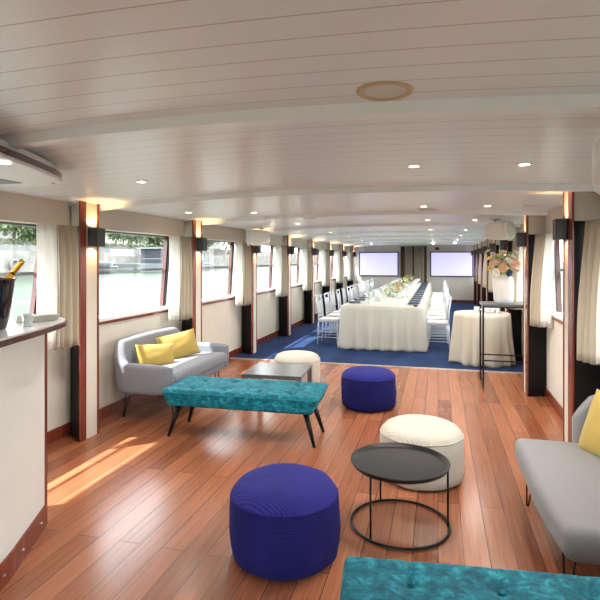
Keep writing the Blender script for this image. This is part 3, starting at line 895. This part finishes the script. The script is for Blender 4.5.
# chair
def make_chair():
    t = thing('acrylic_chair', '', 'chair', (0, 0, 0), 0, 'clear banquet chairs')
    A = M['acrylic']
    # faces +x ; seat centre at origin
    MB().box(-.19, .19, -.19, .19, .425, .448).build('seat', A, t, bevel=.006)
    MB().rbox(.38, .38, .04, .018, (0, 0, .469), seg=4).build('seat_pad', M['cushion'], t, smooth=True, weld=True)
    for sy in (-.175, .175):
        MB().tube([(.175, sy, .43), (.18, sy, .008)], [.014, .011], 8).build('leg', A, t, smooth=True)
        MB().tube([(-.18, sy, .43), (-.205, sy, .008)], [.014, .011], 8).build('leg', A, t, smooth=True)
    b = MB()
    for sy in (-.175, .175): b.tube([(-.18, sy, .43), (-.19, sy, .66), (-.225, sy, .92)], .013, 8)
    b.tube([(-.225, -.19, .905), (-.225, .19, .905)], .017, 8); b.tube([(-.212, -.17, .82), (-.212, .17, .82)], .011, 6)
    b.tube([(-.184, -.17, .52), (-.184, .17, .52)], .011, 6)
    for sy in (-.105, -.035, .035, .105): b.tube([(-.184, sy, .52), (-.212, sy, .82)], .008, 6)
    b.build('backrest', A, t, smooth=True)
    b = MB()
    for z in (.14, .25):
        for sy in (-.175, .175): b.tube([(.178, sy, z), (-.195, sy, z)], .008, 6)
    b.tube([(.178, -.175, .19), (.178, .175, .19)], .008, 6); b.tube([(-.195, -.175, .19), (-.195, .175, .19)], .008, 6)
    b.build('stretcher', A, t, smooth=True)
    return t
proto = make_chair(); used = False
ys = [9.75 + .655*i for i in range(14)]
onum = ['nearest', 'second', 'third', 'fourth', 'fifth', 'sixth', 'seventh', 'eighth', 'ninth', 'tenth', 'eleventh', 'twelfth', 'thirteenth', 'farthest']
for i, y in enumerate(ys):
    for side, x, rz in (('left', -1.985, 0), ('right', -.005, PI)):
        jit = random.uniform(-.02, .02); dz = random.uniform(-.04, .04)
        lb = 'clear acrylic chair, %s from the camera on the %s of the banquet table' % (onum[i], side)
        if not used:
            proto.location = (x+jit, y, .008); proto.rotation_euler = (0, 0, rz+dz); proto['label'] = lb; used = True
        else: dup(proto, (x+jit, y, .008), rz+dz, lb)
    for side, sx in (('left', -1), ('right', 1)):
        xe = cxT + sx*.53
        o = plo if firstp else plo.copy()
        if not firstp: C.objects.link(o)
        firstp = False
        o.location = (xe, y, TZ); prop(o, 'white plate on the %s side of the banquet table' % side, 'plate', 'plates on the %s side of the banquet table' % side)
        o = nko if firstn else nko.copy()
        if not firstn: C.objects.link(o)
        firstn = False
        o.location = (xe+sx*.02, y, TZ+.016); o.rotation_euler = (0, 0, PI/2)
        prop(o, 'folded navy napkin laid on the %s side of the banquet table' % side, 'napkin', 'navy napkins on the %s side of the banquet table' % side)
        for q, (dx, dy) in enumerate(((-.24, .06), (-.27, -.09), (-.20, .20))):
            o = wgo if firstw else wgo.copy()
            if not firstw: C.objects.link(o)
            firstw = False
            o.location = (cxT + sx*(.53+dx), y+dy, TZ)
            prop(o, 'clear stemmed glass on the %s side of the banquet table' % side, 'glass', 'stemmed glasses on the %s side of the banquet table' % side)

# ------------------------------------------------------------------ flowers
def rose_mb(r, seed):
    rnd = random.Random(seed); b = MB()
    for layer, (n, rr, tilt) in enumerate(((3, .35, .25), (5, .62, .55), (7, .95, .95))):
        for i in range(n):
            a = 2*PI*i/n + layer*.6 + rnd.uniform(-.15, .15)
            vs = []; m_ = 5
            w = rr*r*1.15
            for u in range(m_):
                for v in range(m_):
                    uu = (u/(m_-1)-.5); vv = v/(m_-1)
                    wid = w*math.sin(PI*(.18+.72*vv))**.7
                    out = (.12 + .85*math.sin(vv*PI/2*tilt*1.2))*rr*r
                    up = r*(.15+.75*vv*(1.1-.55*tilt)) + rnd.uniform(-.01, .01)*r
                    curl = -.35*w*(uu*2)**2*.5
                    x = (out+curl)*math.cos(a) - uu*wid*1.3*math.sin(a); y = (out+curl)*math.sin(a) + uu*wid*1.3*math.cos(a)
                    vs.append((x, y, up-.35*r))
            fs = [(i2*m_+j, (i2+1)*m_+j, (i2+1)*m_+j+1, i2*m_+j+1) for i2 in range(m_-1) for j in range(m_-1)]
            b.add(vs, fs)
    b.rbox(.4*r, .4*r, .5*r, .18*r, (0, 0, .0), seg=1)
    return b
def leaf_cluster(c, n, rad, ll, seed, up=0):
    rnd = random.Random(seed); b = MB()
    for i in range(n):
        d = Vector((rnd.gauss(0, 1), rnd.gauss(0, 1), rnd.gauss(0, 1)*.8+up)).normalized()
        p = Vector(c) + d*rad*rnd.uniform(.4, 1)
        l = ll*rnd.uniform(.7, 1.3); s_ = d.cross(Vector((0, 0, 1)) + Vector((rnd.random(), rnd.random(), 0))*.3).normalized()
        u = (d + Vector((rnd.uniform(-.6, .6), rnd.uniform(-.6, .6), rnd.uniform(-.3, .6)))).normalized()
        vs = [p, p + u*l*.35 + s_*l*.22, p + u*l*.75 + s_*l*.16, p + u*l + Vector((0, 0, -.1*l)), p + u*l*.75 - s_*l*.16, p + u*l*.35 - s_*l*.22]
        b.add([tuple(v) for v in vs], [(0, 1, 2, 5), (2, 3, 4), (2, 4, 5)])
    return b
def bouquet(label, loc, heads, leaves, group=None, seed=3, name='bouquet'):
    t = thing(name, label, 'flowers', loc, 0, group)
    rnd = random.Random(seed)
    for i, (x, y, z, r, m) in enumerate(heads):
        o = rose_mb(r, seed*31+i).build('flower_head', M[m], t, smooth=True)
        o.location = (x, y, z)
        d = Vector((x, y, z+.02)).normalized()
        o.rotation_euler = d.to_track_quat('Z', 'Y').to_euler()
        MB().tube([(x*.9, y*.9, z-.01), (x*.3, y*.3, z*.3-.03), (x*.08, y*.08, -.09)], .0028, 5).build('stem', M['stem'], t)
    leaf_cluster(leaves[0], leaves[1], leaves[2], leaves[3], seed).build('foliage', M['stem'], t)
    return t
# console with vase
t = thing('console_table', 'tall narrow black metal console table against the right wall', 'console table', (.86, 7.16, 0))
hx, hy, zt = .32, .235, 1.045
MB().box(-hx, hx, -hy, hy, zt-.028, zt).build('top', M['tabletop'], t, bevel=.002)
for sx in (-1, 1):
    for sy in (-1, 1):
        MB().box(sx*hx, sx*(hx-.022), sy*hy, sy*(hy-.022), 0, zt-.028).build('leg', M['blackmetal'], t)
for sy in (-1, 1):
    MB().box(-hx+.022, hx-.022, sy*hy, sy*(hy-.016), .325, .341).build('rail', M['blackmetal'], t)
    MB().box(-hx, hx, sy*hy, sy*(hy-.016), zt-.045, zt-.028).build('apron', M['blackmetal'], t)
VX, VY = .815, 7.15
t = MB().lathe([(.10, 0), (.113, .006), (.120, .06), (.125, .18), (.126, .26), (.118, .31), (.095, .35), (.082, .362), (.078, .372), (.070, .368), (.075, .34), (.1, .25), (.09, .02)], n=56).build('flower_vase', M['vase'], None, smooth=True, loc=(VX, VY, zt))
prop(t, 'white textured round-shouldered vase on the tall black console', 'vase')
heads = [(-.10, -.08, .10, .065, 'fpeach'), (.10, -.11, .08, .085, 'fpink'), (-.02, -.12, .03, .065, 'fpeach'), (.02, -.06, .15, .065, 'fwhite'), (-.16, -.03, .04, .06, 'fyellow'),
         (.05, -.14, -.03, .05, 'fblue'), (-.10, -.12, -.02, .06, 'fwhite'), (.17, -.04, .10, .055, 'fyellow'), (-.07, 0, .19, .055, 'fpeach'), (.10, -.01, .18, .06, 'fwhite'),
         (-.17, -.01, .16, .045, 'fyellow'), (.0, .04, .23, .05, 'fpink'), (.17, .03, .02, .05, 'fpeach'), (-.19, .0, .25, .04, 'fyellow'), (.15, .0, .24, .045, 'fwhite'),
         (-.05, -.10, .10, .06, 'fpink'), (.05, -.13, .12, .05, 'fwhite'), (0, .12, .1, .06, 'fpeach'), (.12, .12, .1, .06, 'fwhite'), (-.12, .11, .1, .06, 'fpink')]
bouquet('large mixed bouquet of pink, peach and white flowers in the white vase', (VX, VY, zt+.42), heads, ((0, 0, .08), 120, .19, .06), None, 5)
# table centrepieces
for i, (y, ms, wh) in enumerate(((11.6, ('fyellow', 'fpeach', 'fwhite'), 'nearest the camera'), (13.3, ('fpeach', 'fpink', 'fwhite'), 'second along the table'), (16.0, ('fyellow', 'fyellow', 'fwhite'), 'third along the table'), (18.2, ('fwhite', 'fpeach', 'fyellow'), 'at the far end of the table'))):
    rnd = random.Random(40+i)
    v = MB().lathe([(.045, 0), (.05, .004), (.055, .10), (.05, .12), (.046, .12), (.045, .01)], n=24).build('flower_vase', M['china'], None, smooth=True, loc=(cxT, y, TZ))
    prop(v, 'small white vase under the flower centrepiece ' + wh, 'vase', 'centrepiece vases')
    hd = []
    for k in range(12):
        a = rnd.uniform(0, 2*PI); rr = rnd.uniform(.02, .17)
        hd.append((rr*math.cos(a), rr*math.sin(a), .03 + .16*rnd.random()*(1-rr*3), rnd.uniform(.04, .058), ms[k % 3]))
    bouquet('low flower centrepiece on the banquet table, ' + wh, (cxT, y, TZ+.14), hd, ((0, 0, .02), 90, .17, .07), 'flower centrepieces on the banquet table', 60+i)

# candelabra-like glass stand at far left end is a carafe group
car = MB().lathe([(.05, 0), (.055, .01), (.05, .14), (.02, .2), (.022, .26), (.02, .26), (.018, .2), (.045, .14), (.045, .015)], n=16)
co = car.build('carafe', M['clear'], None, smooth=True); ff = True
for i, y in enumerate((10.3, 12.4, 14.6, 16.9)):
    o = co if ff else co.copy()
    if not ff: C.objects.link(o)
    ff = False
    o.location = (cxT-.18, y, TZ)
    prop(o, 'clear glass carafe in the middle of the banquet table, %s from the camera' % onum[i], 'carafe', 'water carafes on the banquet table')

# ------------------------------------------------------------------ far wall
def tv(x0, x1, label):
    t = thing('wall_screen', label, 'television', ((x0+x1)/2, YF, 1.44), 0, 'flat screens on the far wall')
    w = (x1-x0)/2; h = .475
    MB().box(-w, w, -.07, -.02, -h, h).build('bezel', M['bezel'], t, bevel=.005)
    MB().box(-w+.045, w-.045, -.074, -.069, -h+.045, h-.04).build('display', M['screen'], t)
    MB().box(-.3, .3, -.02, 0, -.2, .2).build('wall_mount', M['black'], t)
tv(-3.0, -1.47, 'lavender flat screen left of the far curtain'); tv(-.29, 1.27, 'lavender flat screen right of the far curtain')
t = thing('far_curtain', 'taupe floor-length curtain with dark edges between the two screens', 'curtain', (-.89, YF-.06, 0))
def drape(nm, m, x0, x1, nf, amp):
    rs = []
    cols = nf*10
    for r_ in range(8):
        v = r_/7; rs.append([(x0+(x1-x0)*c/cols, amp*math.sin(2*PI*nf*c/cols + .4*v), 2.12 - 2.10*v) for c in range(cols+1)])
    o = MB().rings(rs, close=False).build(nm, M[m], t, smooth=True); so = o.modifiers.new('s', 'SOLIDIFY'); so.thickness = .006
drape('dark_edge', 'brown', -.50, -.36, 2, .02); drape('drape', 'taupe', -.36, -.06, 3, .035); drape('dark_edge', 'brown', -.06, -.0, 1, .02); drape('drape', 'taupe', .0, .38, 3, .03); drape('dark_edge', 'brown', .38, .47, 1, .02)
t = thing('fire_alarm', 'small dark red alarm box above the right screen', 'alarm', (-.03, YF, 2.03))
MB().rbox(.16, .06, .11, .02, (0, -.03, 0), seg=2).build('body', M['red'], t, smooth=True)
MB().tube([(0, -.058, 0), (0, -.075, 0)], .03, 16).build('button', M['black'], t)
for x, lb in ((-2.95, 'left'), (1.16, 'right')):
    t = thing('air_diffuser', 'small white box on the far wall above the %s screen' % lb, 'vent box', (x, YF, 2.0), 0, 'white boxes on the far wall')
    MB().box(-.16, .16, -.12, 0, -.075, .10).build('body', M['plastic'], t, bevel=.01)
    b = MB()
    for i in range(4): b.box(-.13, .13, -.125, -.119, -.05+i*.035, -.04+i*.035)
    b.build('slats', M['grille'], t)

# ------------------------------------------------------------------ white speakers
def speaker(loc, rz, label, sc_=1.0):
    t = thing('wall_speaker', label, 'speaker', loc, rz, 'white ceiling-hung speakers')
    s_ = sc_
    MB().rbox(.30*s_, .22*s_, .22*s_, .05*s_, (0, 0, 0), res=.05, fn=lambda x, y, z: (x, y*(1-.25*abs(x)/(.15*s_)*(x < 0)), z*(1-.15*(x < 0)*abs(x)/(.15*s_)))).build('cabinet', M['plastic'], t, smooth=True, weld=True)
    rs = []
    for x, r in ((.145, .112), (.158, .116), (.172, .110), (.178, .09)):
        rs.append([(x*s_, r*s_*math.cos(2*PI*i/32), r*s_*math.sin(2*PI*i/32)) for i in range(32)])
    MB().rings(rs).build('baffle', M['plastic'], t, smooth=True)
    rs = [[(x*s_, r*s_*math.cos(2*PI*i/32), r*s_*math.sin(2*PI*i/32)) for i in range(32)] for x, r in ((.177, .088), (.183, .07), (.185, .02))]
    MB().rings(rs).build('grille', M['grille'], t, smooth=True)
    MB().tube([(-.03, 0, .09*s_), (-.03, 0, .15)], .014, 8).build('bracket', M['gm'], t)
    MB().box(-.07, .03, -.04, .04, .145, .155).build('bracket_plate', M['gm'], t)
    return t
speaker((-2.82, 8.05, 1.965), math.radians(197), 'white boxy speaker hung at the third left pilaster', 1.15)
speaker((.78, 7.5, 1.995), math.radians(-38), 'white round-ended speaker hanging above the bouquet', 1.12)
speaker((.745, 2.40, 1.99), math.radians(68), 'white speaker cut off at the right edge of the photo', 1.12)

# ------------------------------------------------------------------ outside
struct(MB().box(-300, 300, -150, 500, -.7, -.6).build('ground_water', M['water']))
bpy.data.objects['ground_water']['kind'] = 'stuff'; bpy.data.objects['ground_water'].name = 'river_water'
prop(bpy.data.objects['river_water'], 'greenish rippled river water outside the windows', 'water')
# left quay
q = MB().box(-75, -57, -60, 420, -.6, 2.9).build('quay_wall', M['stone']); prop(q, 'pale stone quay wall across the river on the left', 'quay', kind='structure')
q = MB().box(-200, -75, -60, 420, -.6, 5.5).build('embankment', M['stone']); prop(q, 'upper stone embankment behind the left quay', 'embankment', kind='structure')
q = MB().box(110, 150, -60, 420, -.6, 3.2).build('quay_wall', M['stone']); prop(q, 'pale stone quay wall across the river on the right', 'quay', kind='structure')
rnd = random.Random(5)
def tree(x, y, z, h, r, m, label, grp='trees on the left embankment'):
    t = thing('tree', label, 'tree', (x, y, z), 0, grp)
    MB().tube([(0, 0, 0), (.2, .1, h*.4), (0, 0, h*.7)], [.35, .25, .12], 8).build('trunk', M['bark'], t, smooth=True)
    b = MB()
    for k in range(7):
        c = Vector((rnd.uniform(-.6, .6)*r, rnd.uniform(-.6, .6)*r, h*rnd.uniform(.45, .85))); rr = r*rnd.uniform(.45, .7)
        lb = leaf_cluster(c, 260, rr, r*.22, rnd.randint(0, 9999)); b.add(lb.v, lb.f)
    b.build('crown', m, t)
for i, (y, h, r, k) in enumerate(((30, 6, 3.2, 0), (41, 8, 3.5, 1), (50, 6, 3, 0), (57, 9, 3.6, 1), (63, 7, 3, 0), (71, 8, 4, 1), (80, 9, 4, 0), (92, 8, 4, 1), (105, 9, 4.5, 0), (122, 9, 5, 1), (145, 10, 5, 0), (170, 10, 6, 1))):
    tree(-72 + (i % 3)*2, y, 2.9, h, r, M['leaf'] if k == 0 else M['leaf2'], '%s tree on the far quay, %s from the bar' % (['dark green', 'pale green'][k], (onum+['last'])[i]))
# planters along the quay
pm = MB().box(-.6, .6, -.6, .6, 0, .9).build('planter_box', M['concrete'], None); fp = True
lm = leaf_cluster((0, 0, 1.2), 160, .7, .35, 77).build('shrub', M['leaf'], None)
lm.parent = pm
pm.name = 'quay_planter'
prop(pm, 'white planter box with a shrub in the row along the far quay', 'planter', 'planters along the far quay')
pm.location = (-58.5, 44, 2.93)
for i in range(1, 30): dup(pm, (-58.5, 44+2.4*i, 2.93))
# mooring ring-like white lifebuoy on wall
t = thing('mooring_buoy', 'round grey mooring ring on the quay wall seen beside the bottle', 'mooring ring', (-56.75, 59.5, .9))
MB().tube([(0, .7*math.cos(2*PI*i/24), .7*math.sin(2*PI*i/24)) for i in range(24)], .16, 8, True).build('ring', M['gm'], t, smooth=True)
# houseboat
t = thing('houseboat', 'moored houseboat with dark glazed cabin and pale hull across the river', 'boat', (-52, 95, -.58))
MB().rings([[(-2.5, -15, 0), (2.2, -15, 0), (2.4, 14, 0), (0, 17, 0), (-2.5, 14, 0)], [(-2.6, -16, 1.5), (2.6, -16, 1.5), (2.7, 14, 1.5), (0, 19, 1.6), (-2.6, 14, 1.5)]]).build('hull', M['hull'], t)
MB().box(-2.1, 2.1, -8, 11, 1.5, 4.3).build('cabin', M['cabin'], t)
for i in range(7):
    f = MB().box(2.08, 2.16, -7.2+2.6*i, -5.6+2.6*i, 2.2, 3.6).build('cabin_window', M['hull'], t)
MB().box(-2.4, 2.5, -9, 12, 4.3, 4.5).build('roof', M['hull'], t)
MB().box(-2.2, 2.4, 4, 13, 4.9, 5.15).build('awning', M['awning'], t)
for y in (4.3, 12.6):
    MB().tube([(2.2, y, 4.5), (2.2, y, 4.9)], .06, 6).build('awning_post', M['gm'], t)
MB().tube([(2.4, -15, 2.4), (2.4, -8, 2.4)], .05, 6).build('rail', M['hull'], t)
t = thing('motorboat', 'small dark motorboat moored in front of the quay', 'boat', (-52, 72.5, -.58))
MB().rings([[(-1, -3, 0), (1, -3, 0), (1, 2, 0), (0, 3.6, 0), (-1, 2, 0)], [(-1.3, -3.2, 1.1), (1.3, -3.2, 1.1), (1.3, 2.2, 1.1), (0, 4.4, 1.2), (-1.3, 2.2, 1.1)]]).build('hull', M['cabin'], t)
MB().rbox(2, 3, .9, .3, (0, -.6, 1.45), seg=3).build('cabin', M['sconce'], t, smooth=True)
# buildings
def building(x, y, w, d, h, z, label, face, cols, rows):
    t = thing('riverside_building', label, 'building', (x, y, z), 0, 'buildings across the river')
    MB().box(-w/2, w/2, -d/2, d/2, 0, h).build('wall', M['stone'], t)
    for i in range(cols):
        for j in range(rows):
            yy = -d/2 + d*(i+.5)/cols; zz = 1.6 + (h-2)*(j+.3)/rows
            MB().box(face*w/2, face*(w/2+.1), yy-.6, yy+.6, zz, zz+1.9).build('window', M['sconce'], t)
    MB().box(-w/2-.3, w/2+.3, -d/2-.3, d/2+.3, h, h+1.2).build('roof', M['gm'], t)
building(-110, 95, 20, 60, 16, 5.5, 'long pale building behind the trees on the left bank', 1, 10, 3)
building(-110, 190, 20, 80, 18, 5.5, 'distant pale building farther up the left bank', 1, 12, 3)
building(120, 430*.9, 20, 110, 16, 3.2, 'pale building with dark windows on the right bank', -1, 14, 3)
building(120, 110, 20, 80, 16, 3.2, 'pale near building on the right bank', -1, 10, 3)

# ------------------------------------------------------------------ light
w = bpy.data.worlds.new('World'); bpy.context.scene.world = w; w.use_nodes = True
nt = w.node_tree; bg = nt.nodes['Background']
tc = N(nt, 'ShaderNodeTexCoord'); sp = N(nt, 'ShaderNodeSeparateXYZ'); nt.links.new(tc.outputs['Generated'], sp.inputs[0])
colr = ramp(nt, sp.outputs['Z'], [(.0, (1.0, .99, .96)), (.5, (.80, .90, 1.0))])
nt.links.new(colr, bg.inputs['Color']); bg.inputs['Strength'].default_value = 4.9
def portal(x, y0, y1, s):
    l = bpy.data.lights.new('window_portal', 'AREA'); l.shape = 'RECTANGLE'; l.size = y1-y0; l.size_y = .9
    l.cycles.is_portal = True
    o = bpy.data.objects.new('window_portal', l); C.objects.link(o)
    o.location = (x, (y0+y1)/2, 1.45)
    o.rotation_euler = (PI/2, 0, -s*PI/2)   # -Z faces into room
for P_, x, s in ((Lp, XL-.25, 1), (Rp, XR+.25, -1)):
    portal(x, P_[0], P_[5], s); portal(x, P_[5], P_[-1]+1, s)
l = bpy.data.lights.new('fill_opening_portal', 'AREA'); l.shape = 'RECTANGLE'; l.size = 3.7; l.size_y = 1.95; l.cycles.is_portal = True  # sky sampling for the added opening behind the camera
o = bpy.data.objects.new('fill_opening_portal', l); C.objects.link(o); o.location = (-1.025, YB-.2, 1.0); o.rotation_euler = (PI/2, 0, 0)
sun = bpy.data.lights.new('sun', 'SUN'); sun.energy = 11; sun.angle = .02; sun.color = (1, .97, .93)
so = bpy.data.objects.new('sun', sun); C.objects.link(so)
so.rotation_euler = Vector((1, .66, -1.8)).to_track_quat('-Z', 'Y').to_euler()

# ------------------------------------------------------------------ camera
cam = bpy.data.cameras.new('camera'); co_ = bpy.data.objects.new('camera', cam); C.objects.link(co_)
bpy.context.scene.camera = co_
cam.sensor_width = 36; cam.lens = 36*520/600; cam.clip_start = .02; cam.clip_end = 2000
co_.location = (0, 0, 1.6)
co_.rotation_euler = (PI/2, 0, math.atan(138/520))
cam.shift_y = -40/600
sc = bpy.context.scene
sc.view_settings.view_transform = 'Standard'; sc.view_settings.look = 'None'; sc.view_settings.exposure = 1.12
sc.cycles.max_bounces = 10; sc.cycles.transparent_max_bounces = 24; sc.cycles.diffuse_bounces = 5
sc.cycles.sample_clamp_indirect = 6
sc.cycles.use_denoising = True
